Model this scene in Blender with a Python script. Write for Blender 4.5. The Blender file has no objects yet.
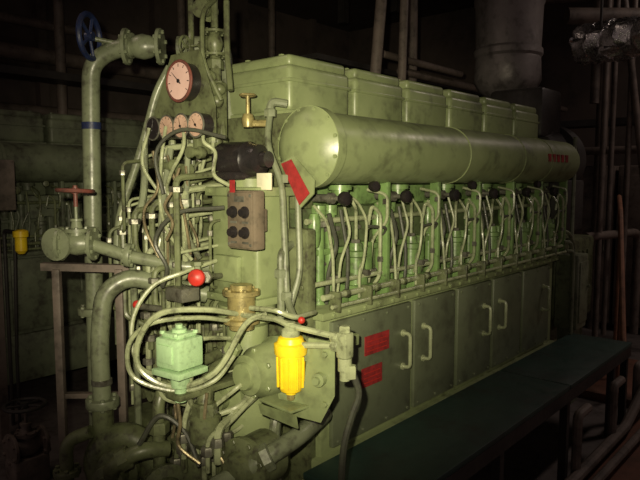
import bpy, bmesh, math, random
from mathutils import Vector, Matrix
random.seed(7)
V=Vector
scene=bpy.context.scene
COL=scene.collection
# ------------------------------------------------------------------ materials
def mat(name,col,col2=None,rough=.45,metal=0.0,scale=6.0,grime=.5,bump=.15,grime_col=(.03,.024,.016),spec=.5,streak=1.0):
    m=bpy.data.materials.new(name); m.use_nodes=True
    nt=m.node_tree; N=nt.nodes; L=nt.links
    b=N['Principled BSDF']
    tc=N.new('ShaderNodeTexCoord'); mp=N.new('ShaderNodeMapping')
    mp.inputs['Scale'].default_value=(1,1,streak)
    L.new(tc.outputs['Object'],mp.inputs['Vector'])
    n1=N.new('ShaderNodeTexNoise'); n1.inputs['Scale'].default_value=scale; n1.inputs['Detail'].default_value=6
    n1.inputs['Roughness'].default_value=.65
    n2=N.new('ShaderNodeTexNoise'); n2.inputs['Scale'].default_value=scale*5; n2.inputs['Detail'].default_value=5
    L.new(mp.outputs[0],n1.inputs['Vector']); L.new(tc.outputs['Object'],n2.inputs['Vector'])
    c2=col2 or tuple(c*.72 for c in col)
    m1=N.new('ShaderNodeMix'); m1.data_type='RGBA'
    m1.inputs['A'].default_value=(*col,1); m1.inputs['B'].default_value=(*c2,1)
    r1=N.new('ShaderNodeMapRange'); r1.inputs['From Min'].default_value=.35; r1.inputs['From Max'].default_value=.65
    L.new(n1.outputs['Fac'],r1.inputs['Value']); L.new(r1.outputs[0],m1.inputs['Factor'])
    m2=N.new('ShaderNodeMix'); m2.data_type='RGBA'; m2.inputs['B'].default_value=(*grime_col,1)
    mul=N.new('ShaderNodeMath'); mul.operation='MULTIPLY'
    L.new(n1.outputs['Fac'],mul.inputs[0]); L.new(n2.outputs['Fac'],mul.inputs[1])
    r2=N.new('ShaderNodeMapRange'); r2.inputs['From Min'].default_value=.26; r2.inputs['From Max'].default_value=.40
    r2.inputs['To Max'].default_value=grime
    L.new(mul.outputs[0],r2.inputs['Value']); L.new(r2.outputs[0],m2.inputs['Factor'])
    L.new(m1.outputs['Result'],m2.inputs['A']); L.new(m2.outputs['Result'],b.inputs['Base Color'])
    b.inputs['Metallic'].default_value=metal
    r3=N.new('ShaderNodeMapRange'); r3.inputs['To Min'].default_value=max(.05,rough-.14); r3.inputs['To Max'].default_value=min(1,rough+.25)
    L.new(n2.outputs['Fac'],r3.inputs['Value']); L.new(r3.outputs[0],b.inputs['Roughness'])
    b.inputs['Specular IOR Level'].default_value=spec
    if bump>0:
        bp=N.new('ShaderNodeBump'); bp.inputs['Strength'].default_value=bump; bp.inputs['Distance'].default_value=.004
        L.new(n2.outputs['Fac'],bp.inputs['Height']); L.new(bp.outputs[0],b.inputs['Normal'])
    return m
GREEN=mat('engine_green_paint',(.27,.32,.155),(.21,.255,.12),rough=.33,scale=3.5,grime=.45,spec=.6,bump=.2)
GREENV=mat('engine_green_vivid',(.195,.32,.105),(.13,.21,.075),rough=.3,scale=9,grime=.6,spec=.6)
GREEND=mat('engine_green_dirty',(.16,.185,.09),(.08,.09,.045),rough=.36,scale=11,grime=.8,spec=.6)
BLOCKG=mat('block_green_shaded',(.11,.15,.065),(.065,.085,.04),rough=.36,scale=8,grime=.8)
DOOR=mat('door_green_grey',(.155,.18,.108),(.12,.14,.085),rough=.34,scale=3,grime=.4)
PIPE=mat('pipe_green_grey',(.22,.25,.155),(.15,.17,.105),rough=.32,scale=9,grime=.6,spec=.6)
PALE=mat('pale_mint_paint',(.46,.68,.38),(.38,.56,.31),rough=.3,scale=14,grime=.3)
TUBE=mat('small_tube_green',(.38,.42,.25),(.25,.28,.16),rough=.25,scale=15,grime=.5,spec=.8)
STEEL=mat('oily_steel',(.24,.24,.19),(.12,.115,.09),rough=.32,metal=.5,scale=18,grime=.6)
COPPER=mat('copper_tube',(.34,.28,.16),(.20,.17,.10),rough=.3,metal=.5,scale=18,grime=.5)
BRASS=mat('brass_fitting',(.44,.37,.15),(.27,.23,.1),rough=.3,metal=.4,scale=18,grime=.5)
BLACK=mat('black_plastic',(.015,.014,.014),(.025,.02,.02),rough=.25,scale=15,grime=.2)
RUBBER=mat('dark_hose',(.05,.05,.04),(.08,.09,.06),rough=.4,scale=20,grime=.5)
YELLOW=mat('yellow_paint',(.95,.70,.02),(.85,.56,.02),rough=.32,scale=12,grime=.15,bump=.05)
RED=mat('red_paint',(.55,.03,.02),(.4,.03,.02),rough=.35,scale=14,grime=.3)
REDL=mat('red_label',(.36,.03,.03),(.22,.02,.02),rough=.4,scale=25,grime=.35,bump=0)
DRED=mat('dull_red_wheel',(.20,.06,.045),(.12,.05,.04),rough=.45,scale=20,grime=.5)
BLUE=mat('blue_wheel',(.02,.035,.11),(.012,.02,.07),rough=.4,scale=20,grime=.4)
DIAL=mat('dial_face',(.82,.56,.50),(.70,.46,.41),rough=.4,scale=8,grime=.05,bump=0)
DIALD=mat('dial_face_aged',(.62,.42,.32),(.45,.30,.22),rough=.3,scale=14,grime=.2,bump=0)
WHITE=mat('cream_tag',(.85,.82,.60),(.7,.68,.5),rough=.4,scale=8,grime=.1,bump=0)
CBOX=mat('grey_box_paint',(.19,.15,.105),(.12,.10,.07),rough=.4,scale=10,grime=.5)
TEAL=mat('floor_plate_teal',(.028,.066,.052),(.024,.046,.038),rough=.42,scale=3,grime=.5,bump=.3)
WALL=mat('wall_grime',(.11,.085,.07),(.07,.055,.048),rough=.7,scale=1.2,grime=.4)
CEIL=mat('ceiling_dark',(.07,.055,.048),rough=.8,scale=2)
FLOOR=mat('floor_deck',(.14,.12,.11),(.09,.075,.07),rough=.55,scale=4,grime=.6,bump=.3)
BROWN=mat('brown_deck',(.22,.09,.055),(.12,.058,.036),rough=.55,scale=3,grime=.4,bump=.3)
RUST=mat('brown_rail',(.34,.16,.09),(.2,.1,.06),rough=.5,scale=12,grime=.3)
DARK=mat('dark_iron',(.045,.04,.035),(.024,.022,.02),rough=.45,scale=6,grime=.4)
LAG=mat('silver_lagging',(.36,.33,.31),(.22,.20,.19),rough=.4,metal=.3,scale=3,grime=.6,bump=1.0)
FOIL=mat('foil_wrap',(.88,.88,.87),(.72,.7,.7),rough=.18,metal=.9,scale=10,grime=.1,bump=.8)
GREYP=mat('grey_pipe',(.19,.15,.125),(.11,.09,.075),rough=.5,scale=7,grime=.5)
DIMG=mat('dimmed_green_paint',(.15,.175,.11),(.08,.09,.06),rough=.45,scale=5,grime=.7)  # second-engine green: grimier, and darkened to put flash falloff into the colour
# ------------------------------------------------------------------ builder
PARTS={}
def empty(name,loc=(0,0,0)):
    o=bpy.data.objects.new(name,None); o.location=loc; o.empty_display_size=.05; COL.objects.link(o); return o
def part(par,name,m):
    k=(par.name,name)
    if k not in PARTS: PARTS[k]=(bmesh.new(),par,name,m)
    return PARTS[k][0]
def basis(axis):
    a=V(axis).normalized(); t=V((0,0,1)) if abs(a.z)<.9 else V((1,0,0))
    u=a.cross(t).normalized(); w=a.cross(u).normalized(); return a,u,w
def box(b,lo,hi,bev=0,rotz=0,seg=2):
    lo=V(lo);hi=V(hi); c=(lo+hi)/2; s=hi-lo
    M=Matrix.Translation(c)@Matrix.Rotation(rotz,4,'Z')@Matrix.Diagonal((abs(s.x),abs(s.y),abs(s.z),1))
    r=bmesh.ops.create_cube(b,size=1,matrix=M)
    if bev>0:
        es={e for v in r['verts'] for e in v.link_edges}
        bmesh.ops.bevel(b,geom=list(es),offset=bev,segments=seg,profile=.5,affect='EDGES')
def lathe(b,o,axis,prof,seg=24,phase=0):
    a,u,w=basis(axis); o=V(o); rings=[]
    for t,r in prof:
        if r<1e-5: rings.append([b.verts.new(o+a*t)])
        else: rings.append([b.verts.new(o+a*t+(u*math.cos(phase+2*math.pi*i/seg)+w*math.sin(phase+2*math.pi*i/seg))*r) for i in range(seg)])
    for A,B in zip(rings,rings[1:]):
        for i in range(seg):
            j=(i+1)%seg
            if len(A)==1 and len(B)==1: continue
            if len(A)==1: b.faces.new((A[0],B[i],B[j]))
            elif len(B)==1: b.faces.new((A[i],A[j],B[0]))
            else: b.faces.new((A[i],A[j],B[j],B[i]))
    for R in (rings[0],rings[-1]):
        if len(R)>2: b.faces.new(R)
def cyl(b,p,q,r,r2=None,seg=16):
    p=V(p);q=V(q); lathe(b,p,q-p,[(0,r),((q-p).length,r if r2 is None else r2)],seg)
def tube(b,pts,r,bend=.03,seg=8,n=5):
    P=[V(p) for p in pts]; out=[P[0]]
    for i in range(1,len(P)-1):
        a=P[i-1]-P[i]; c=P[i+1]-P[i]; d=min(bend,a.length*.48,c.length*.48)
        s=P[i]+a.normalized()*d; e=P[i]+c.normalized()*d
        for k in range(n+1):
            t=k/n; out.append(s*(1-t)**2+P[i]*2*t*(1-t)+e*t*t)
    out.append(P[-1]); Q=[out[0]]
    for p in out[1:]:
        if (p-Q[-1]).length>1e-5: Q.append(p)
    a,u,w=basis(Q[1]-Q[0]); rings=[]
    for i,p in enumerate(Q):
        if i==0: t=(Q[1]-Q[0]).normalized()
        elif i==len(Q)-1: t=(Q[-1]-Q[-2]).normalized()
        else: t=((Q[i+1]-p).normalized()+(p-Q[i-1]).normalized()).normalized()
        u=(u-t*u.dot(t)).normalized(); w=t.cross(u)
        rings.append([b.verts.new(p+(u*math.cos(2*math.pi*k/seg)+w*math.sin(2*math.pi*k/seg))*r) for k in range(seg)])
    for A,B in zip(rings,rings[1:]):
        for k in range(seg): b.faces.new((A[k],A[(k+1)%seg],B[(k+1)%seg],B[k]))
    b.faces.new(rings[0]); b.faces.new(rings[-1])
def smooth_tube(b,pts,r,seg=8):
    P=[V(p) for p in pts]; P=[P[0]*2-P[1]]+P+[P[-1]*2-P[-2]]; out=[]
    for i in range(1,len(P)-2):
        for k in range(6):
            t=k/6; a,c,d,e=P[i-1],P[i],P[i+1],P[i+2]
            out.append(.5*((2*c)+(d-a)*t+(2*a-5*c+4*d-e)*t*t+(3*c-a-3*d+e)*t**3))
    out.append(P[-2]); tube(b,out,r,bend=.001,seg=seg,n=1)
def torus(b,c,axis,R,r,seg=32,s2=8):
    a,u,w=basis(axis); c=V(c); rings=[]
    for i in range(seg):
        d=u*math.cos(2*math.pi*i/seg)+w*math.sin(2*math.pi*i/seg)
        rings.append([b.verts.new(c+d*(R+r*math.cos(2*math.pi*k/s2))+a*r*math.sin(2*math.pi*k/s2)) for k in range(s2)])
    for i in range(seg):
        A=rings[i];B=rings[(i+1)%seg]
        for k in range(s2): b.faces.new((A[k],A[(k+1)%s2],B[(k+1)%s2],B[k]))
def ball(b,c,r,seg=16):
    n=8; lathe(b,c,(0,0,1),[(-r*math.cos(math.pi*i/n),max(0,r*math.sin(math.pi*i/n))) for i in range(n+1)],seg)
def nut(b,c,axis,r,h):
    lathe(b,c,axis,[(0,r),(h*.85,r),(h,r*.85),(h,0)],6)
def bolts(b,c,axis,R,n,s):
    a,u,w=basis(axis); c=V(c)
    for i in range(n):
        g=2*math.pi*(i+.5)/n; nut(b,c+(u*math.cos(g)+w*math.sin(g))*R,a,s,s)
def flange(b,c,axis,r,t=.016,nb=6,br=None,bolt=.009):
    a,u,w=basis(axis); c=V(c)
    lathe(b,c-a*t/2,a,[(0,0),(0,r*.98),(t*.1,r),(t*.9,r),(t,r*.98),(t,0)],28)
    br=br or r*.8
    bolts(b,c+a*t/2,a,br,nb,bolt); bolts(b,c-a*t/2,-a,br,nb,bolt)
def prism(b,pts,n):
    A=[b.verts.new(V(p)) for p in pts]; B=[b.verts.new(V(p)+V(n)) for p in pts]
    b.faces.new(A); b.faces.new(B[::-1])
    for i in range(len(A)):
        j=(i+1)%len(A); b.faces.new((A[i],B[i],B[j],A[j]))
def wheel(b,c,axis,R,r,spokes=5):
    a,u,w=basis(axis); c=V(c); torus(b,c,a,R,r)
    lathe(b,c-a*r*1.4,a,[(0,0),(0,R*.22),(r*2.8,R*.2),(r*2.8,0)],12)
    for i in range(spokes):
        g=2*math.pi*i/spokes; cyl(b,c,c+(u*math.cos(g)+w*math.sin(g))*R,r*.6,seg=8)
def valve(b,c,pa,sa,s,fl=1.7):
    a,_,_=basis(pa); c=V(c); sa=V(sa).normalized()
    lathe(b,c-a*s*1.5,a,[(0,s*.7),(s*.3,s*.75),(s*.8,s*1.05),(s*1.5,s*1.2),(s*2.2,s*1.05),(s*2.7,s*.75),(s*3,s*.7)],20)
    flange(b,c-a*s*1.6,a,s*fl,s*.35,6,bolt=s*.2); flange(b,c+a*s*1.6,a,s*fl,s*.35,6,bolt=s*.2)
    lathe(b,c,sa,[(0,s*.9),(s*1.1,s*.8),(s*1.15,s*1.2),(s*1.5,s*1.2),(s*1.55,s*.6),(s*2.2,s*.45),(s*2.25,s*.6),(s*2.5,s*.6),(s*2.5,0)],18)
    bolts(b,c+sa*s*1.5,sa,s,6,s*.17)
    cyl(b,c+sa*s*2.4,c+sa*s*4.2,s*.16)
# ================================================================== MAIN ENGINE BODY
E=empty('diesel_engine')
NC=6; PITCH=.42; X0=.046
b=part(E,'crankcase',GREEN)
box(b,(0,0,.2),(2.34,.9,1.10),.012)
box(b,(-.02,-.03,1.075),(2.36,.93,1.105),.006)
box(b,(-.03,-.035,.2),(2.36,.93,.535),.008)
for i in range(24): nut(b,(.04+i*.098,-.03,1.09),(0,-1,0),.009,.008)
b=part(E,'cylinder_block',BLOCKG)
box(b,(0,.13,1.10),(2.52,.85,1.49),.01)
b=part(E,'crankcase_doors',DOOR)
doors=[(.05,.60),(.63,1.0),(1.03,1.4),(1.43,1.8),(1.83,2.24)]
for a,c in doors:
    box(b,(a,-.020,.56),(c,.004,1.06),.007)
    for zz in (.58,1.04):
        k=max(3,int((c-a)/.12))
        for i in range(k): nut(b,(a+.03+(c-a-.06)*i/(k-1),-.02,zz),(0,-1,0),.007,.006)
b=part(E,'door_handles',TUBE)
for x in (.53,.70,1.31,1.50,2.13):
    tube(b,[(x,-.018,.93),(x,-.06,.93),(x,-.06,.78),(x,-.018,.78)],.0085,bend=.025)
    lathe(b,(x,-.02,.93),(0,-1,0),[(0,.016),(.006,.016),(.006,0)],12); lathe(b,(x,-.02,.78),(0,-1,0),[(0,.016),(.006,.016),(.006,0)],12)
b=part(E,'cylinder_heads',GREENV); h=part(E,'rocker_covers',GREEN)
for i in range(NC):
    x=X0+PITCH*i
    box(b,(x+.01,.2,1.49),(x+.37,.62,1.85),.01)
    box(h,(x-.005,.19,1.845),(x+.385,.615,1.875),.004)
    box(h,(x,.2,1.87),(x+.38,.605,2.055),.022,seg=3)
    box(h,(x+.012,.212,2.045),(x+.368,.593,2.095),.018,seg=3)
    box(h,(x-.004,.196,1.985),(x+.384,.609,2.0),.004)
    for (xx,yy) in ((x+.06,.3),(x+.06,.5),(x+.32,.3),(x+.32,.5)): nut(h,(xx,yy,2.093),(0,0,1),.013,.014)
b=part(E,'air_manifold_pipe',GREEN)
PC=V((0,.04,1.72)); PR=.135
lathe(b,(-.005,PC.y,PC.z),(1,0,0),[(0,.15),(.022,.15),(.024,PR),(2.5,PR),(2.5,0)],48)
lathe(b,(-.028,PC.y,PC.z),(1,0,0),[(0,.152),(.02,.152)],48)
lathe(b,(-.028,PC.y,PC.z),(-1,0,0),[(0,.148),(.01,.135),(.03,.115),(.045,.075),(.052,.03),(.053,0)],48)
for x in (.98,1.62,2.02): lathe(b,(x,PC.y,PC.z),(1,0,0),[(0,.136),(.003,.139),(.009,.139),(.012,.136)],48)
bolts(b,(-.03,PC.y,PC.z),(-1,0,0),.141,12,.008)
b=part(E,'manifold_brackets',GREENV)
for i in range(NC):
    x=X0+PITCH*i
    box(b,(x+.385,.0,1.10),(x+.41,.05,1.62),.004)
    tube(b,[(x+.19,.22,1.70),(x+.19,.12,1.70)],.05,seg=16)
    lathe(b,(x+.19,.10,1.58),(0,0,-1),[(0,.05),(.02,.05),(.02,.035),(.05,.035)],16)
b=part(E,'pushrod_tubes',GREENV); f=part(E,'fuel_pumps',GREENV); hp=part(E,'injection_pipes',TUBE)
kn=part(E,'indicator_cocks',BLACK); st=part(E,'pump_fittings',STEEL); dl=part(E,'drain_pipes',RUBBER)
rr=random.Random(3)
for i in range(NC):
    x=X0+PITCH*i; j=lambda s=.012: rr.uniform(-s,s)
    for dx in (.075,.145):
        lathe(b,(x+dx,.115,1.10),(0,0,1),[(0,.034),(.02,.034),(.02,.022),(.36,.022),(.36,.03),(.40,.03)],16)
    box(f,(x+.20,.01,1.10),(x+.32,.13,1.17),.008)
    lathe(f,(x+.26,.07,1.17),(0,0,1),[(0,.05),(.03,.05),(.035,.038),(.11,.036),(.115,.044),(.135,.044),(.14,.03),(.17,.026),(.17,0)],20)
    nut(st,(x+.26,.07,1.335),(0,0,1),.02,.02)
    nut(st,(x+.26,.03,1.22),(0,-1,0),.014,.03)
    tube(hp,[(x+.26,.07,1.35),(x+.26,.07,1.47),(x+.215,.04,1.50+j()),(x+.20,.08,1.56),(x+.2,.2,1.60)],.0075,bend=.03)
    tube(hp,[(x+.32,.04,1.14),(x+.335,.0,1.20),(x+.335,.0,1.46+j()),(x+.30,.02,1.50+j()),(x+.285,.03,1.40)],.008,bend=.022)
    tube(hp,[(x+.03,.10,1.50),(x+.03,.03,1.44),(x+.05,.02,1.30+j()),(x+.02,-.01,1.16),(x+.02,-.01,1.11)],.0065,bend=.03)
    tube(hp,[(x+.11,.05,1.12),(x+.11,.03,1.28+j()),(x+.16,.02,1.40+j()),(x+.16,.06,1.52)],.006,bend=.03)
    tube(hp,[(x+.18,-.01,1.13),(x+.18,-.01,1.24),(x+.235,.02,1.26)],.006,bend=.02)
    tube(hp,[(x+.36,.08,1.12),(x+.36,.06,1.36+j()),(x+.37,-.01,1.42+j()),(x+.37,-.01,1.54),(x+.35,.08,1.56)],.007,bend=.03)
    tube(dl,[(x+.07,.07,1.11),(x+.07,.06,1.24),(x+.10,.04,1.35+j()),(x+.06,.05,1.47)],.009,bend=.03)
    tube(hp,[(x+.21,.02,1.18),(x+.20,-.02,1.30+j()),(x+.23,-.01,1.44),(x+.25,.06,1.52),(x+.25,.15,1.55)],.006,bend=.04)
    tube(dl,[(x+.26,.01,1.40+j()),(x+.38,.0,1.40),(x+.40,.04,1.34)],.007,bend=.02)
    tube(dl,[(x+.14,.03,1.11),(x+.14,.02,1.19),(x+.17,.04,1.30),(x+.17,.08,1.48)],.008,bend=.03)
    for (dx,dz) in ((.03,1.42),(.335,1.26),(.36,1.2),(.11,1.2),(.07,1.2),(.37,1.5)):
        nut(st,(x+dx,.0 if dx in(.335,.37) else .05,dz),(0,0,1),.013,.022)
    lathe(st,(x+.05,.12,1.53),(0,-1,0),[(0,.016),(.08,.016),(.08,.022),(.1,.022),(.1,.01),(.14,.01)],12)
    lathe(kn,(x+.05,-.02,1.53),(0,-1,0),[(0,.0),(.0,.022),(.012,.028),(.03,.026),(.036,0)],16)
    if i%2==0: lathe(kn,(x+.27,-.0,1.575),(-.2,-1,0),[(0,.0),(.0,.018),(.012,.022),(.03,.02),(.034,0)],14)
    for q in range(5):
        nut(st,(x+.06+.07*q,.128,1.2+.06*(q%2)),(0,-1,0),.010,.014); nut(st,(x+.06+.07*q,.128,1.40),(0,-1,0),.011,.016)
    box(f,(x+.0,.10,1.30),(x+.38,.14,1.325),.004)
    box(f,(x+.31,.05,1.22),(x+.35,.12,1.34),.006); box(f,(x+.09,.02,1.10),(x+.15,.09,1.15),.006)
    lathe(f,(x+.02,.09,1.34),(0,0,1),[(0,.018),(.03,.026),(.1,.026),(.13,.018)],14)
rl=part(E,'fuel_rails',TUBE)
cyl(rl,(.0,-.012,1.16),(2.45,-.012,1.16),.012); cyl(rl,(.02,-.04,1.125),(2.45,-.04,1.125),.008)
cyl(rl,(.0,.03,1.205),(2.45,.03,1.205),.010); cyl(rl,(.02,.09,1.44),(2.45,.09,1.44),.012)
rb=part(E,'rail_brackets',GREEND)
for i in range(NC*2):
    x=.05+.2*i; box(rb,(x,-.05,1.10),(x+.014,.0,1.178),.003); nut(rb,(x+.08,-.012,1.16),(1,0,0),.017,.025)
engine_keys=[k for k in PARTS]
# ================================================================== FRONT END OF ENGINE
fg=part(E,'front_gear_case',GREEND)
box(fg,(-.05,.02,.3),(.0,.88,1.42),.01); box(fg,(.02,.14,1.42),(.12,.8,1.86),.01)
box(fg,(-.34,.10,.2),(-.05,.85,.62),.02)
lathe(fg,(-.05,.55,1.0),(-1,0,0),[(0,.22),(.03,.22),(.035,.18),(.06,.17),(.07,0)],32)
bolts(fg,(-.08,.55,1.0),(-1,0,0),.2,12,.01)
for z in (.45,.6,.75,.9,1.05,1.2,1.35):
    nut(fg,(-.05,.045,z),(-1,0,0),.01,.01); nut(fg,(-.05,.85,z),(-1,0,0),.01,.01)
g=part(E,'governor_housing',GREEN)
box(g,(-.21,.12,1.16),(-.03,.38,1.56),.02,seg=3)
box(g,(-.225,.105,1.14),(-.015,.395,1.17),.006); box(g,(-.225,.105,1.54),(-.015,.395,1.575),.006)
lathe(g,(-.12,.25,1.575),(0,0,1),[(0,.09),(.03,.085),(.04,.05),(.05,0)],24)
for yy in (.14,.25,.36):
    for zz in (1.155,1.56): nut(g,(-.225,yy,zz),(-1,0,0),.009,.008)
box(g,(-.235,.2,1.22),(-.205,.34,1.32),.01)
g=part(E,'governor_drive',GREEN)
lathe(g,(-.17,.22,.62),(0,0,1),[(0,.13),(.12,.13),(.15,.10),(.25,.10),(.30,.085),(.40,.08),(.44,.08),(.46,.11),(.52,.11)],28)
lathe(g,(-.08,.05,.93),(-1,0,0),[(0,.11),(.10,.11),(.12,.095),(.20,.09),(.22,.075),(.25,.07),(.26,.05),(.275,.045),(.28,0)],28)
bolts(g,(-.29,.05,.93),(-1,0,0),.08,6,.01)
lathe(g,(-.10,.28,.80),(-1,-.2,0),[(0,.08),(.16,.08),(.17,.095),(.19,.095),(.2,.05),(.24,.05),(.25,0)],24)
bolts(g,(-.285,.245,.80),(-1,-.2,0),.082,8,.009)
nut(g,(-.34,.10,1.02),(-1,-.3,0),.03,.03)
g=part(E,'lube_oil_strainers',GREEND)
lathe(g,(-.30,-.02,.66),(-1,-.1,0),[(0,.09),(.10,.09),(.11,.10),(.13,.10),(.14,.06),(.17,.05),(.18,0)],26)
bolts(g,(-.43,-.033,.66),(-1,-.1,0),.088,8,.010)
lathe(g,(-.45,.13,.70),(0,0,1),[(0,.04),(.02,.055),(.10,.055),(.11,.04),(.14,.036)],18); nut(g,(-.45,.13,.80),(0,0,1),.045,.05)
lathe(g,(-.40,.25,.45),(0,0,1),[(0,.07),(.20,.07),(.205,.085),(.23,.085),(.235,.05),(.26,.03),(.26,0)],22)
bolts(g,(-.40,.25,.68),(0,0,1),.075,6,.009)
tube(g,[(-.45,.13,.83),(-.43,.15,.90),(-.34,.2,.93),(-.2,.22,.93)],.028,bend=.05,seg=14)
tube(g,[(-.52,.30,.55),(-.52,.30,.84),(-.45,.32,.90),(-.2,.36,.92)],.022,bend=.06,seg=12)
nut(g,(-.52,.30,.72),(0,0,1),.038,.04); nut(g,(-.48,.31,.88),(1,.1,.5),.035,.04)
g=part(E,'brass_housing',BRASS)
lathe(g,(-.27,.14,1.07),(0,0,1),[(0,.045),(.02,.045),(.022,.065),(.036,.065),(.04,.05),(.12,.05),(.124,.068),(.14,.068),(.142,.04),(.16,.04),(.16,0)],24)
bolts(g,(-.27,.14,1.21),(0,0,1),.056,6,.008)
g=part(E,'booster_motor',BLACK)
lathe(g,(-.17,.36,1.675),(.1,-1,0),[(0,0),(0,.05),(.02,.068),(.15,.068),(.16,.06),(.2,.055),(.21,.03),(.24,.03),(.24,0)],28)
box(g,(-.24,.2,1.60),(-.1,.33,1.63),.006)
g=part(E,'name_tag',WHITE)
box(g,(-.20,.06,1.565),(-.19,.13,1.625),.002)
g=part(E,'front_pipes',PIPE)
tube(g,[(-.20,.68,1.50),(-.26,.75,1.50),(-.29,.79,1.43),(-.30,.80,.70)],.022,bend=.07,seg=12)
tube(g,[(-.18,.66,2.06),(-.22,.70,1.96),(-.26,.76,1.72),(-.33,.85,1.42),(-.33,.86,.9)],.017,bend=.12,seg=12)
tube(g,[(-.05,.21,1.86),(-.10,.18,1.73),(-.10,.10,1.59),(-.15,.03,1.17),(-.2,-.05,1.13)],.0125,bend=.06,seg=10)
tube(g,[(-.06,.06,1.56),(-.09,.02,1.26),(-.15,.03,1.11)],.012,bend=.05,seg=10)
tube(g,[(.0,.17,1.89),(-.05,.21,1.90),(-.05,.21,1.84)],.016,bend=.04,seg=10)
tube(g,[(-.49,.03,.60),(-.40,-.10,.70),(-.27,-.13,.74),(-.05,-.06,.74)],.032,bend=.06,seg=14)
tube(g,[(-.35,.60,1.75),(-.34,.62,1.55),(-.38,.66,1.35),(-.36,.68,.9),(-.36,.68,.5)],.014,bend=.08,seg=10)
tube(g,[(-.02,.6,1.95),(-.1,.62,1.8),(-.12,.64,1.5),(-.12,.64,1.3)],.02,bend=.06,seg=10)
tube(g,[(-.24,.0,.5),(-.27,-.02,.75),(-.2,.0,.85)],.02,bend=.05,seg=10)
tube(g,[(-.15,.06,1.1),(-.15,.06,1.34),(-.05,.1,1.36)],.014,bend=.03,seg=10)
tube(g,[(-.30,.50,1.72),(-.33,.52,1.50),(-.36,.50,1.30),(-.30,.45,1.2)],.013,bend=.06,seg=10)
tube(g,[(-.28,.42,1.70),(-.30,.42,1.40),(-.25,.40,1.30)],.011,bend=.06,seg=10)
for c,a,r in (((-.26,.75,1.50),(.6,-.7,0),.03),((-.30,.80,1.2),(0,0,1),.035),((-.05,.21,1.84),(0,0,1),.024),((-.15,.03,1.17),(0,0,1),.022),
              ((-.40,-.10,.70),(.5,-.4,.3),.045),((-.09,.10,1.59),(0,0,1),.02),((-.15,.06,1.25),(0,0,1),.024),((-.325,.515,1.55),(0,0,1),.024),((-.295,.42,1.5),(0,0,1),.02)):
    nut(g,c,a,r,.03)
g=part(E,'top_vent_valves',GREEND)
valve(g,(-.10,.47,2.14),(0,0,1),(-.3,.9,0),.028)
valve(g,(-.12,.50,2.27),(.5,.2,0),(0,0,1),.022)
tube(g,[(-.10,.47,2.2),(-.10,.47,2.32),(-.05,.5,2.45),(-.05,.5,4.0)],.014)
tube(g,[(-.10,.47,2.09),(-.12,.44,1.95),(-.12,.40,1.72)],.02,bend=.05,seg=10)
tube(g,[(-.1,.62,3.9),(-.1,.62,2.2),(-.16,.55,2.05)],.012)
tube(g,[(-.12,.44,2.3),(-.2,.42,2.24),(-.22,.40,2.05),(-.18,.34,1.9)],.009,bend=.05); tube(g,[(-.08,.42,2.3),(-.08,.42,2.1),(-.1,.38,1.95)],.012,bend=.05)
wheel(g,(-.12,.50,2.375),(0,0,1),.045,.006); wheel(g,(-.145,.60,2.14),(-.3,.9,0),.04,.006)
nut(g,(-.12,.44,1.95),(0,0,1),.032,.04); nut(g,(-.10,.47,2.04),(0,0,1),.034,.04)
for i in range(6):
    z=2.0-.05*i; ball(g,(-.16+.02*math.sin(i*2),.40+.03*math.cos(i*1.7),z),.025)
g=part(E,'brass_cocks',BRASS)
wheel(g,(-.11,.27,1.92),(0,0,1),.028,.005,4); cyl(g,(-.11,.27,1.83),(-.11,.27,1.92),.008); lathe(g,(-.11,.27,1.80),(0,0,1),[(0,.02),(.03,.025),(.05,.018)],14)
tube(g,[(-.11,.27,1.815),(-.05,.21,1.815)],.014)
g=part(E,'looped_tubes',TUBE)
smooth_tube(g,[(-.30,.12,1.13),(-.45,.12,1.17),(-.57,.20,1.165),(-.62,.25,1.08),(-.62,.25,.98),(-.55,.17,.92),(-.46,.06,.97),(-.36,.02,1.12),(-.3,-.02,1.15)],.010)
smooth_tube(g,[(-.30,.15,1.10),(-.46,.15,1.14),(-.585,.23,1.13),(-.64,.28,1.06),(-.63,.27,.95),(-.53,.17,.90),(-.44,.09,.93),(-.36,.08,1.0)],.008)
smooth_tube(g,[(-.50,.13,.98),(-.5,.15,.88),(-.45,.18,.8),(-.40,.22,.72)],.009)
tube(g,[(-.30,.10,1.13),(-.33,-.10,1.15),(-.34,-.16,1.14),(-.29,-.33,1.12)],.010,bend=.04)
tube(g,[(-.33,-.16,1.075),(-.29,-.34,1.095)],.010); tube(g,[(-.30,.06,1.16),(-.30,-.06,1.17),(-.25,-.1,1.14),(-.1,-.06,1.13)],.009)
smooth_tube(g,[(-.30,.42,1.81),(-.33,.38,1.72),(-.36,.42,1.62),(-.33,.48,1.55),(-.30,.40,1.45)],.007)
smooth_tube(g,[(-.32,.50,1.80),(-.37,.46,1.68),(-.34,.52,1.52),(-.36,.44,1.40),(-.30,.38,1.3)],.007)
smooth_tube(g,[(-.34,.58,1.80),(-.36,.60,1.66),(-.30,.56,1.52),(-.35,.50,1.40),(-.38,.52,1.25)],.007)
smooth_tube(g,[(-.26,.34,1.80),(-.30,.30,1.74),(-.28,.26,1.70),(-.32,.22,1.62),(-.3,.16,1.58)],.007)
smooth_tube(g,[(-.3,.46,1.95),(-.2,.4,1.9),(-.15,.44,1.8),(-.16,.5,1.62)],.007)
smooth_tube(g,[(-.25,.30,1.30),(-.38,.32,1.27),(-.48,.38,1.22),(-.55,.40,1.10),(-.55,.36,.95),(-.45,.3,.9)],.008)
smooth_tube(g,[(-.26,.22,1.02),(-.40,.22,1.04),(-.50,.28,.98),(-.52,.28,.86),(-.42,.24,.80)],.008)
g=part(E,'copper_tubes',COPPER)
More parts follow.
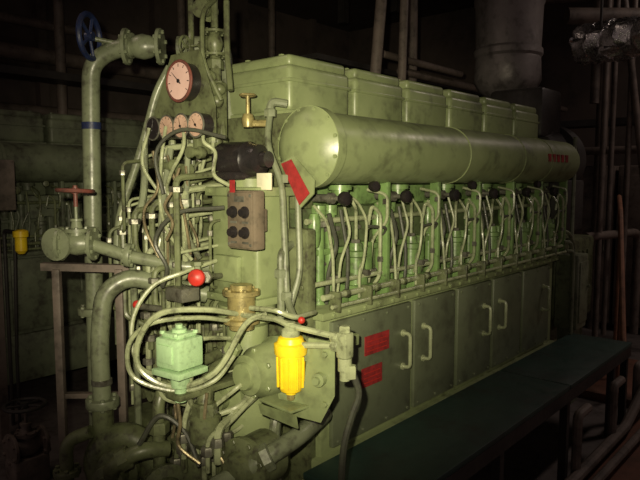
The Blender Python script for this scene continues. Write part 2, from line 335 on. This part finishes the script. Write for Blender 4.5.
for i in range(5):
    x=random.uniform(-.40,-.28); y=random.uniform(.32,.62); z=random.uniform(1.5,1.72); pts=[(x,y,z)]
    for k in range(4):
        x+=random.uniform(-.04,.04); y+=random.uniform(-.06,.05); z-=random.uniform(.05,.14); pts.append((min(x,-.25),y,z))
    smooth_tube(g,pts,.0055)
for i in range(3):
    x=random.uniform(-.5,-.36); y=random.uniform(.10,.40); z=random.uniform(.85,.95); pts=[(x,y,z)]
    for k in range(4):
        x+=random.uniform(-.05,.05); y+=random.uniform(-.07,.05); z-=random.uniform(.02,.1); pts.append((x,y,z))
    smooth_tube(g,pts,.006)
g=part(E,'rubber_hoses',RUBBER)
smooth_tube(g,[(-.28,-.37,1.02),(-.265,-.385,.95),(-.28,-.37,.88),(-.30,-.355,.78),(-.30,-.345,.62),(-.28,-.33,.4)],.011)
smooth_tube(g,[(-.25,.25,1.5),(-.38,.36,1.48),(-.42,.44,1.38),(-.40,.40,1.28),(-.45,.36,1.22)],.008)
smooth_tube(g,[(-.28,.2,1.75),(-.36,.35,1.78),(-.40,.45,1.7),(-.38,.44,1.55)],.007)
smooth_tube(g,[(-.6,.3,.7),(-.55,.25,.8),(-.5,.18,.75),(-.5,.1,.65)],.009)
g=part(E,'instrument_lines',TUBE); s2=part(E,'line_fittings',STEEL); d2=part(E,'drain_lines',GREEND)
for i in range(50):
    x=random.uniform(-.36,-.08); y=random.uniform(.36,.85); z0=random.uniform(.6,1.0); z1=random.uniform(1.2,1.75)
    x2=x+random.uniform(-.1,.1); y2=y+random.uniform(-.12,.12); zm=random.uniform(z0+.1,z1-.1)
    r=random.choice([.006,.007,.009,.012])
    tube(g if i%2 else d2,[(x,y,z0),(x,y,zm),(x2,y2,zm+random.uniform(0,.08)),(x2,y2,z1),(max(x2,-.05)if i%3 else x2+.1,y2-.03,z1+.03)],r,bend=.03)
    nut(s2,(x,y,z0+random.uniform(.02,.1)),(0,0,1),r*2,.025); nut(s2,(x2,y2,z1-.05),(0,0,1),r*1.9,.02)
for i in range(26):
    x=random.uniform(-.50,-.36); y=random.uniform(-.05,.55); z0=random.uniform(.3,.68)
    tube(d2 if i%2 else g,[(x,y,z0),(x,y,z0+.12),(x+.1,y+random.uniform(-.15,.1),z0+random.uniform(.12,.25)),(x+.3,y,z0+.25)],random.choice([.008,.010,.014]),bend=.04)
    nut(s2,(x,y,z0+.06),(0,0,1),.022,.03)
for i in range(36):
    c=(random.uniform(-.38,-.1),random.uniform(.3,.8),random.uniform(.65,1.7))
    ax=random.choice([(-1,0,0),(0,-1,0),(0,0,1)])
    s=random.uniform(.013,.026)
    lathe(d2,c,ax,[(0,s),(s,s*1.1),(s*1.1,s*.7),(s*2.5,s*.7),(s*2.6,s),(s*3.2,s),(s*3.2,0)],6 if i%2 else 14)
g=part(E,'solenoid_block',PALE)
box(g,(-.585,.10,.99),(-.475,.21,1.09),.008,rotz=.1); box(g,(-.595,.09,.965),(-.465,.22,.985),.003,rotz=.1)
box(g,(-.57,.115,1.09),(-.49,.195,1.105),.004,rotz=.1); box(g,(-.592,.12,1.01),(-.580,.19,1.07),.004,rotz=.1)
lathe(g,(-.53,.155,1.10),(0,0,1),[(0,.025),(.015,.025),(.018,.012),(.03,.012),(.03,0)],14)
for xx in (-.57,-.49):
    for yy in (.12,.19): nut(g,(xx,yy,1.10),(0,0,1),.009,.01)
lathe(g,(-.53,.155,.97),(0,0,-1),[(0,.035),(.05,.03),(.055,.02),(.1,.02)],16)
g=part(E,'solenoid_bracket',GREEND); box(g,(-.56,.12,.88),(-.2,.2,.90),.003)
g=part(E,'red_stop_knobs',RED)
lathe(g,(-.43,.18,1.27),(-.75,-.6,.1),[(0,.01),(.01,.026),(.02,.030),(.03,.027),(.04,.012),(.04,0)],20)
ball(g,(-.51,.43,1.155),.016); ball(g,(-.29,-.17,1.15),.012)
g=part(E,'knob_stem',STEEL); cyl(g,(-.43,.18,1.27),(-.22,.30,1.24),.011); cyl(g,(-.51,.43,1.15),(-.4,.45,1.12),.012)
box(g,(-.44,.26,1.17),(-.36,.36,1.22),.006); nut(g,(-.36,.22,1.26),(-.75,-.6,.1),.024,.03)
g=part(E,'red_labels',REDL)
prism(g,[(-.085,.117,1.66),(-.085,.066,1.675),(-.085,-.023,1.553),(-.085,.026,1.51)],(-.003,0,0))
box(g,(.25,-.024,.885),(.42,-.019,.965)); box(g,(.23,-.024,.755),(.37,-.019,.835))
for i in range(5): box(g,(1.95+i*.07,-.098,1.71),(1.99+i*.07,-.088,1.755))
box(g,(-.305,.13,1.52),(-.302,.155,1.60))
g=part(E,'label_lettering',RED)
for k in range(3): box(g,(.265,-.0255,.90+.02*k),(.40,-.0238,.903+.02*k)); 
for k in range(3): box(g,(.245,-.0255,.77+.02*k),(.355,-.0238,.773+.02*k))
g=part(E,'label_plate',GREEN)
prism(g,[(-.08,.125,1.665),(-.08,.06,1.69),(-.08,-.04,1.60),(-.08,-.035,1.55),(-.08,.026,1.50)],(.006,0,0))
# ================================================================== gauge panel
GP=empty('pressure_gauge_panel')
g=part(GP,'backplate',GREEND)
prism(g,[(-.26,.66,1.76),(-.26,.66,1.87),(-.26,.54,2.08),(-.26,.37,2.08),(-.26,.285,1.87),(-.26,.285,1.76)],(.008,0,0))
box(g,(-.25,.4,1.70),(-.10,.43,1.98),.004)
def gauge(y,z,r,fm,fn):
    c=part(GP,'gauge_cases',BLACK); f=part(GP,fn,fm); n=part(GP,'gauge_needles',BLACK)
    rim=part(GP,'gauge_rim_large',DRED) if r>.06 else part(GP,'gauge_rims',STEEL)
    lathe(c,(-.26,y,z),(-1,0,0),[(0,r*.9),(.05,r*.95),(.05,0)],28)
    torus(rim,(-.31,y,z),(-1,0,0),r*.95,r*.08,32,8)
    lathe(f,(-.308,y,z),(-1,0,0),[(0,r*.9),(.004,r*.88),(.004,0)],28)
    an=random.uniform(-1,1); d=V((0,math.sin(an),math.cos(an)))
    cyl(n,V((-.314,y,z))-d*r*.2,V((-.314,y,z))+d*r*.7,r*.035,r*.01,6)
    lathe(n,(-.312,y,z),(-1,0,0),[(0,r*.1),(.004,r*.1),(.004,0)],10)
    for i in range(9):
        t=-2.2+4.4*i/8; e=V((0,math.sin(t),math.cos(t))); p=V((-.3125,y,z)); cyl(n,p+e*r*.68,p+e*r*.82,r*.02,seg=5)
gauge(.425,1.965,.076,DIAL,'dial_large')
gauge(.60,1.80,.046,BLACK,'dial_black')  # leftmost small gauge has a black face
for y in (.51,.42,.33): gauge(y,1.80,.047,DIALD,'dials_small')
g=part(GP,'panel_fittings',TUBE)
for y in (.60,.515,.43,.345): tube(g,[(-.25,y,1.815),(-.22,y,1.815),(-.22,y,1.70)],.007,bend=.02); nut(g,(-.22,y,1.74),(0,0,1),.014,.02)
# ================================================================== control box
CB=empty('engine_control_box')
g=part(CB,'housing',CBOX); box(g,(-.30,.035,1.36),(-.25,.175,1.565),.008); box(g,(-.306,.042,1.367),(-.298,.168,1.558),.003)
box(g,(-.26,.06,1.42),(-.215,.14,1.5),.004)
g=part(CB,'knobs',BLACK)
for y in (.075,.135):
    for z in (1.42,1.49): lathe(g,(-.306,y,z),(-1,0,0),[(0,.021),(.006,.021),(.008,.015),(.022,.013),(.022,0)],18)
g=part(CB,'screws_and_plate',STEEL)
for y in (.05,.16):
    for z in (1.378,1.547): lathe(g,(-.306,y,z),(-1,0,0),[(0,.006),(.003,.005),(.003,0)],10)
box(g,(-.308,.08,1.525),(-.305,.13,1.545)); 
for y in (.075,.135):
    for z in (1.455,1.385): box(g,(-.3075,y-.016,z-.004),(-.3055,y+.016,z+.004))
# ================================================================== fuel filter
FF=empty('fuel_filter')
g=part(FF,'filter_bowl',YELLOW)
lathe(g,(-.33,-.16,.915),(0,0,1),[(0,0),(0,.018),(.01,.02),(.012,.034),(.03,.04),(.13,.043),(.132,.052),(.15,.054),(.165,.054),(.17,.045),(.185,.04),(.195,.02),(.195,0)],30)
for i in range(10):
    q=i*math.pi/5; cyl(g,(-.33+.042*math.cos(q),-.16+.042*math.sin(q),.94),(-.33+.044*math.cos(q),-.16+.044*math.sin(q),1.04),.004,seg=6)
g=part(FF,'drain_plug',BRASS); nut(g,(-.33,-.16,.915),(0,0,-1),.014,.02)
g=part(FF,'mounting_bracket',GREEN)
prism(g,[(-.30,-.21,1.10),(-.29,-.31,1.10),(-.29,-.31,.93),(-.31,-.27,.84),(-.33,-.12,.84),(-.33,-.10,.90),(-.31,-.20,.95)],(.008,.004,0))
box(g,(-.38,-.22,.875),(-.25,-.06,.885),.003,rotz=-.1); prism(g,[(-.39,-.07,.875),(-.385,-.23,.875),(-.375,-.23,.83),(-.38,-.07,.84)],(.006,0,0))
box(g,(-.30,-.2,1.02),(-.02,-.17,1.06),.004); box(g,(-.28,-.10,.85),(-.02,-.07,.88),.004)
lathe(g,(-.305,-.265,.98),(-1,-.2,0),[(0,.022),(.02,.022),(.022,.012),(.035,.012),(.035,0)],14)
for z in (.90,1.06): nut(g,(-.30,-.28,z),(-1,-.2,0),.010,.012)
g=part(FF,'changeover_fittings',TUBE)
box(g,(-.31,-.37,1.06),(-.27,-.33,1.14),.006); lathe(g,(-.29,-.35,.99),(0,0,1),[(0,.016),(.03,.016),(.03,.022),(.07,.022)],12)
for z in (1.12,1.095): nut(g,(-.30,-.31,z),(0,-1,0),.018,.025)
nut(g,(-.29,-.35,1.14),(0,0,1),.018,.02); nut(g,(-.285,-.37,1.0),(0,0,1),.018,.04)
lathe(g,(-.33,-.16,1.105),(0,0,1),[(0,.03),(.02,.03),(.03,.015),(.045,.015),(.045,0)],14)
# ================================================================== valves and big pipes
CW=empty('cooling_water_pipe')
g=part(CW,'pipe',PIPE)
tube(g,[(-.14,.83,2.17),(-.25,.96,2.165),(-.315,1.04,2.10),(-.32,1.045,1.9),(-.33,1.05,1.2),(-.335,1.06,.0)],.038,bend=.09,seg=20)
flange(g,(-.33,1.05,1.02),(0,0,1),.075,.03)
g=part(CW,'blue_clamp',BLUE); lathe(g,(-.32,1.045,1.82),(0,0,1),[(0,.041),(.03,.041)],20)
BV=empty('handwheel_valve')
g=part(BV,'valve_body',PIPE)
valve(g,(-.17,.86,2.17),(.66,-.75,0),(-.5,.8,.1),.045)
lathe(g,(-.07,.75,2.165),(.66,-.75,0),[(0,.05),(.1,.05),(.1,0)],18)
tube(g,[(-.04,.72,2.165),(.06,.6,2.165),(.06,.56,1.8)],.03,seg=12)
cyl(g,(-.22,.93,2.18),(-.36,1.0,2.2),.01)
g=part(BV,'wheel',BLUE); wheel(g,(-.35,.98,2.20),(-.55,.83,0),.09,.012)
RV=empty('handwheel_valve')
g=part(RV,'valve_body',PIPE)
valve(g,(-.57,.73,1.36),(.65,-.76,0),(0,0,1),.038)
tube(g,[(-.53,.69,1.355),(-.44,.58,1.31),(-.30,.42,1.27),(-.1,.3,1.27)],.024,seg=14)
lathe(g,(-.60,.78,1.36),(-.75,-.35,0),[(0,.05),(.03,.05),(.032,.062),(.045,.062),(.048,.03),(.052,0)],22)
flange(g,(-.44,.585,1.315),(.6,-.7,-.1),.045,.02)
g=part(RV,'wheel',DRED); wheel(g,(-.57,.73,1.56),(.05,0,1),.064,.008); cyl(g,(-.57,.73,1.5),(-.57,.73,1.58),.008)
EP=empty('sea_water_pump')
g=part(EP,'suction_elbow_pipe',PIPE)
tube(g,[(-.20,.42,1.15),(-.34,.52,1.20),(-.45,.58,1.235),(-.53,.62,1.18),(-.55,.63,1.0),(-.55,.62,.70)],.034,bend=.09,seg=18)
flange(g,(-.55,.62,.76),(0,0,1),.062,.03)
g=part(EP,'pump_casing',GREEND)
A=V((-.8,-.6,0)).normalized(); c0=V((-.50,.56,.52))
torus(g,c0,A,.105,.055,36,12)
lathe(g,c0-A*.05,A,[(0,.12),(.09,.12),(.10,.085),(.13,.08),(.135,.05),(.19,.045),(.195,.06),(.215,.06),(.22,.03),(.235,.03),(.235,0)],28)
bolts(g,c0+A*.04,A,.105,10,.010)
cyl(g,(-.55,.62,.56),(-.55,.62,.75),.04)
lathe(g,(-.50,.34,.52),(-.3,-.9,.1),[(0,.05),(.05,.07),(.08,.075),(.09,.09),(.11,.09),(.115,.05),(.15,.045),(.15,0)],24)
bolts(g,(-.533,.242,.531),(-.3,-.9,.1),.078,8,.010)
tube(g,[(-.62,.45,.55),(-.66,.38,.62),(-.60,.30,.68),(-.5,.28,.66)],.028,bend=.06,seg=14); nut(g,(-.64,.36,.64),(.6,-.5,.4),.042,.04)
tube(g,[(-.66,.7,.3),(-.66,.7,.62),(-.6,.62,.66)],.025,bend=.05,seg=12); flange(g,(-.66,.7,.5),(0,0,1),.05,.02)
box(g,(-.7,.35,.0),(-.35,.75,.38),.02)
g=part(EP,'pipe_clamp',STEEL); lathe(g,(-.55,.62,.83),(0,0,1),[(0,.038),(.02,.038)],18)
PS=empty('pipe_support_stand')
g=part(PS,'frame',GREYP)
prism(g,[(-.60,.98,1.235),(-.36,.72,1.225),(-.36,.72,1.255),(-.60,.98,1.265)],(.03,.03,0))
for p in ((-.555,.935),(-.385,.75)): box(g,(p[0]-.015,p[1]-.015,0),(p[0]+.015,p[1]+.015,1.24),.002,rotz=.7)
prism(g,[(-.555,.935,.70),(-.385,.75,.70),(-.385,.75,.72),(-.555,.935,.72)],(.02,.02,0))
DV=empty('handwheel_valve')
g=part(DV,'valve_body',GREYP); valve(g,(-.36,1.75,.2),(1,0,0),(0,0,1),.05); box(g,(-.45,1.68,0),(-.27,1.82,.15),.01)
g=part(DV,'wheel',DARK); wheel(g,(-.36,1.75,.42),(0,0,1),.10,.01)
# ================================================================== surroundings near engine
FP=empty('floor_plate'); g=part(FP,'plate',TEAL)
box(g,(-.14,-.43,.515),(1.48,-.037,.54),.003); box(g,(1.49,-.43,.515),(2.62,-.037,.54),.003)
g=part(FP,'supports',DARK)
for x in (-.1,.7,1.5,2.3,2.58): box(g,(x-.02,-.42,0),(x+.02,-.38,.515))
box(g,(-.14,-.43,.45),(2.62,-.41,.515))
g=part(FP,'pipes_below',GREYP)
tube(g,[(.3,-.52,.12),(2.2,-.52,.12),(2.5,-.55,.3),(3.2,-.55,.3)],.03,seg=10); tube(g,[(.3,-.60,.12),(2.6,-.62,.12)],.022,seg=10)
for x in (1.4,2.0,2.5): tube(g,[(x,-.5,.1),(x,-.5,.42),(x+.15,-.5,.42)],.025,seg=10)
BD=empty('lower_deck_platform'); g=part(BD,'deck',BROWN); box(g,(.6,-3.2,.0),(6,-.47,.06),.004); box(g,(2.9,-.47,.0),(4.0,.05,.06),.004)
AL=empty('alternator'); g=part(AL,'casing',GREEND)
box(g,(2.62,.13,.5),(3.6,.82,1.15),.03); box(g,(2.54,.13,.25),(2.62,.8,1.2),.03)
lathe(g,(2.60,.48,.85),(1,0,0),[(0,.2),(.02,.33),(.1,.345),(.9,.345),(1.1,.3),(1.1,0)],36)
for i in range(8): box(g,(2.7+.1*i,.115,.6),(2.73+.1*i,.135,1.05),.003)
box(g,(2.7,.2,.0),(3.6,.7,.5),.01); box(g,(2.54,.13,.0),(3.7,.85,.25),.01)
TB=empty('turbocharger'); g=part(TB,'casing',DARK)
lathe(g,(2.62,.38,1.75),(1,0,0),[(0,.12),(.02,.22),(.16,.27),(.28,.27),(.3,.18),(.42,.18),(.44,.28),(.6,.28),(.68,.2),(.72,.1),(.72,0)],36)
bolts(g,(2.78,.38,1.75),(-1,0,0),.245,14,.014)
lathe(g,(3.0,.65,1.9),(0,0,1),[(0,.2),(.28,.2),(.29,.27),(.33,.27)],30)
box(g,(2.7,.1,1.22),(3.2,.6,1.6),.02); box(g,(2.58,.2,1.9),(2.95,.6,2.25),.03); box(g,(2.58,.15,1.25),(2.62,.6,1.9),.01)
DU=empty('exhaust_duct'); g=part(DU,'lagged_pipe',LAG)
lathe(g,(3.05,.68,2.255),(0,0,1),[(0,.16),(.05,.22),(.12,.26),(.3,.25),(.32,.265),(.36,.265),(.38,.25),(.7,.26),(.72,.27),(.76,.27),(.78,.26),(1.7,.26)],36)
FD=empty('foil_wrapped_duct'); g=part(FD,'foil',FOIL)
bb=bmesh.new(); lathe(bb,(3.35,-.45,2.66),(.35,1,.05),[(i*.025,.14) for i in range(34)],44)
for v in bb.verts:
    n=V((math.sin(v.co.y*31+v.co.z*23),math.cos(v.co.x*27+v.co.y*41),math.sin(v.co.z*37+v.co.x*19))); v.co+=n*.022+V((random.uniform(-1,1),random.uniform(-1,1),random.uniform(-1,1)))*.009
mm=bpy.data.meshes.new('t'); bb.to_mesh(mm); g.from_mesh(mm); bb.free()
g=part(FD,'hanger_rods',DARK)
for y0 in (-.3,.1): cyl(g,(3.43,y0,2.7),(3.43,y0,4.2),.01)
JB=empty('junction_box'); g=part(JB,'cabinet',PIPE)
box(g,(2.66,-.06,.55),(2.86,.10,1.08),.012); box(g,(2.68,-.07,.6),(2.84,-.055,1.03),.004); box(g,(2.70,-.03,.0),(2.82,.09,.56),.004)
nut(g,(2.82,-.07,.85),(0,-1,0),.012,.02)
g=part(JB,'conduits',PIPE)
tube(g,[(2.76,.03,1.07),(2.76,.03,1.9)],.014)
tube(g,[(2.53,.0,1.18),(2.56,-.03,1.18),(2.62,-.03,1.10),(2.62,-.03,.6)],.014,bend=.05)
tube(g,[(2.53,-.02,1.12),(2.56,-.05,1.12),(2.58,-.05,1.05),(2.58,-.05,.5)],.012,bend=.05)
tube(g,[(2.53,.05,1.25),(2.6,.0,1.25),(2.72,.0,1.15),(2.72,.0,1.08)],.012,bend=.05)
HR=empty('stair_handrail'); g=part(HR,'rails',RUST)
tube(g,[(2.95,-.30,.35),(3.70,-.03,1.35),(4.3,.15,1.45)],.02,bend=.1,seg=10)
tube(g,[(2.80,-.58,.10),(3.75,-.22,1.20),(4.3,-.05,1.30)],.02,bend=.1,seg=10)
for t in (.05,.5,.95): cyl(g,(2.95+.75*t,-.30+.27*t,.06),(2.95+.75*t,-.30+.27*t,.35+t),.014)
# ================================================================== finishing helper
fin={}
def finish(keys):
    for k in keys:
        bm,par,name,m=PARTS[k]
        bmesh.ops.recalc_face_normals(bm,faces=bm.faces)
        for f in bm.faces: f.smooth=True
        for e in bm.edges:
            if len(e.link_faces)==2 and e.calc_face_angle(0)>.6: e.smooth=False
        me=bpy.data.meshes.new(name); bm.to_mesh(me); bm.free(); me.materials.append(m)
        o=bpy.data.objects.new(name,me); o.parent=par; COL.objects.link(o); fin[k]=o
finish(list(PARTS.keys()))
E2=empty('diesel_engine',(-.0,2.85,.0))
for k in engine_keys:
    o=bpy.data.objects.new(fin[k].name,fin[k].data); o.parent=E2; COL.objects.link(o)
    o.material_slots[0].link='OBJECT'; o.material_slots[0].material=DIMG if k[1] not in('indicator_cocks','injection_pipes','fuel_rails','pump_fittings') else GREEND  # darker greens stand in for weaker flash light on the far engine
PARTS.clear()
g=part(E2,'front_gear_case',DIMG); box(g,(-.05,.02,.2),(.0,.88,1.42),.01)
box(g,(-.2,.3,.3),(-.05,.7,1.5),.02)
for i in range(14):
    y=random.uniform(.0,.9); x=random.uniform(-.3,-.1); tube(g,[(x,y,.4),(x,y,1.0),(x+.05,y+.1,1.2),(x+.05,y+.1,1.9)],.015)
EB=empty('electrical_panel'); g=part(EB,'cabinet',GREYP); box(g,(-.34,2.3,1.42),(-.12,2.5,1.72),.01)
g=part(EB,'post',GREYP); box(g,(-.25,2.36,0),(-.2,2.42,1.42))
g=part(EB,'knobs',BLACK)
for z in (1.5,1.57,1.64): lathe(g,(-.24,2.3,z),(0,-1,0),[(0,.018),(.02,.016),(.02,0)],12)
YF=empty('oil_can_filter'); g=part(YF,'canister',YELLOW)
lathe(g,(-.08,2.36,1.15),(0,0,1),[(0,0),(0,.02),(.02,.035),(.1,.035),(.105,.045),(.14,.045),(.15,.02),(.15,0)],20)
g=part(YF,'bracket',DARK); tube(g,[(-.08,2.40,1.28),(-.08,2.6,1.28),(-.08,2.6,0)],.012); tube(g,[(-.1,2.4,1.2),(-.1,2.45,.5),(-.1,2.45,0)],.01)
BP=empty('background_pipework'); g=part(BP,'pipes',GREYP)
cyl(g,(2.02,1.05,4.2),(1.86,1.15,1.9),.04)
cyl(g,(2.10,1.0,4.2),(1.98,1.0,1.0),.03)
tube(g,[(-1,5.1,2.9),(7,5.1,2.9)],.08,seg=12); tube(g,[(-1,5.0,3.2),(7,5.0,3.2)],.05,seg=12); tube(g,[(-1,4.9,2.3),(2.5,4.9,2.3),(2.5,4.9,0)],.06,seg=12)
for x in (.2,1.4,2.9,4.4): cyl(g,(x,4.7,0),(x,4.7,4.2),.05)
cyl(g,(3.4,1.8,0),(3.4,1.8,4.2),.05); cyl(g,(2.9,1.6,2.55),(6.9,1.6,2.55),.035)
cyl(g,(3.9,.9,0),(3.9,.9,4.2),.03); cyl(g,(2.5,1.5,2.62),(3.8,1.5,2.62),.03)
cyl(g,(4.3,.4,2.3),(4.3,.4,4.2),.04); cyl(g,(4.6,-.2,0),(4.2,.3,4.2),.03); cyl(g,(5.2,.6,0),(5.2,.6,4.2),.06); cyl(g,(5.0,-.9,1.9),(5.0,2.5,1.9),.04)
for (x,y) in ((4.1,.25),(4.4,.12),(4.7,.35),(5.4,.1)): cyl(g,(x,y,0.07),(x,y,4.2),.025)
tube(g,[(3.9,.3,1.1),(4.8,.1,1.1),(4.8,.1,.1)],.04,bend=.1,seg=12); tube(g,[(3.8,.5,3.0),(4.6,-.4,3.0),(4.6,-1.6,3.0)],.07,bend=.2,seg=14)
tube(g,[(4.2,.9,3.3),(4.9,-.6,3.3),(6.5,-1.5,3.3)],.05,bend=.2,seg=12)
g=part(BP,'cable_trays',DARK)
box(g,(-2,4.3,2.55),(7,4.6,2.62)); box(g,(2.6,2.3,2.7),(6.9,2.6,2.75)); box(g,(5.5,-3,2.2),(5.8,3,2.27))
for i in range(8): box(g,(4.6,-2+.8*i,3.6),(4.7,-1.9+.8*i,4.2))
SC=empty('switchgear_cabinet'); g=part(SC,'cabinet',GREYP)
for i in range(3): box(g,(5.2,-.55+.5*i,.07),(5.7,-.08+.5*i,1.75),.02); box(g,(5.185,-.52+.5*i,.2),(5.2,-.11+.5*i,1.65),.005)
g=part(SC,'handles',STEEL)
for i in range(3): tube(g,[(5.185,-.48+.5*i,1.0),(5.15,-.48+.5*i,1.0),(5.15,-.48+.5*i,.85),(5.185,-.48+.5*i,.85)],.01)
def room(name,lo,hi,m):
    bm=bmesh.new(); box(bm,lo,hi); me=bpy.data.meshes.new(name); bm.to_mesh(me); bm.free(); me.materials.append(m)
    o=bpy.data.objects.new(name,me); COL.objects.link(o)
room('floor',(-4,-5,-.1),(7.2,5.6,0),FLOOR); room('ceiling',(-4,-5,4.2),(7.2,5.6,4.3),CEIL)
room('wall_back',(-4,5.5,0),(7.2,5.6,4.2),WALL); room('wall_right',(7.1,-5,0),(7.2,5.6,4.2),WALL)
for i in range(7):
    room('trim_%d'%(i+1),(-3+1.5*i,5.38,0),(-2.9+1.5*i,5.5,4.2),WALL)
finish(list(PARTS.keys()))
# ================================================================== camera + light
cam=bpy.data.cameras.new('camera'); cam.lens=35; cam.sensor_width=36; cam.clip_start=.05
co=bpy.data.objects.new('camera',cam); COL.objects.link(co); co.location=(-1.74,-1.51,1.6)
p=math.radians(5.5); F=V((.7547*math.cos(p),.6561*math.cos(p),-math.sin(p)))
co.rotation_euler=F.to_track_quat('-Z','Y').to_euler(); scene.camera=co
def spot(name,loc,target,energy,size,blend,col,rad):
    l=bpy.data.lights.new(name,'SPOT'); l.energy=energy; l.spot_size=math.radians(size); l.spot_blend=blend; l.color=col; l.shadow_soft_size=rad
    o=bpy.data.objects.new(name,l); o.location=loc; o.rotation_euler=(V(target)-V(loc)).to_track_quat('-Z','Y').to_euler(); COL.objects.link(o)
spot('camera_flash',(-1.76,-1.44,1.67),(-.18,.10,1.50),370,55,1.0,(1,.89,.61),.015)
def area(name,loc,rot,e,sx,sy,col):
    l=bpy.data.lights.new(name,'AREA'); l.shape='RECTANGLE'; l.size=sx; l.size_y=sy; l.energy=e; l.color=col
    o=bpy.data.objects.new(name,l); o.location=loc; o.rotation_euler=rot; COL.objects.link(o)
area('ambient_fill',(-1.5,1.5,4.1),(0,0,0),9,1.2,.2,(1,.76,.62))  # added area light for ambient fill, no real fixture
area('ambient_fill',(4.6,-1.6,4.1),(0,0,0),24,1.2,.2,(1,.80,.70))  # added fill, lifts the foil duct and lower right deck
w=bpy.data.worlds.new('w'); scene.world=w; w.use_nodes=True
w.node_tree.nodes['Background'].inputs[0].default_value=(1,.76,.70,1); w.node_tree.nodes['Background'].inputs[1].default_value=.085
scene.view_settings.view_transform='Standard'
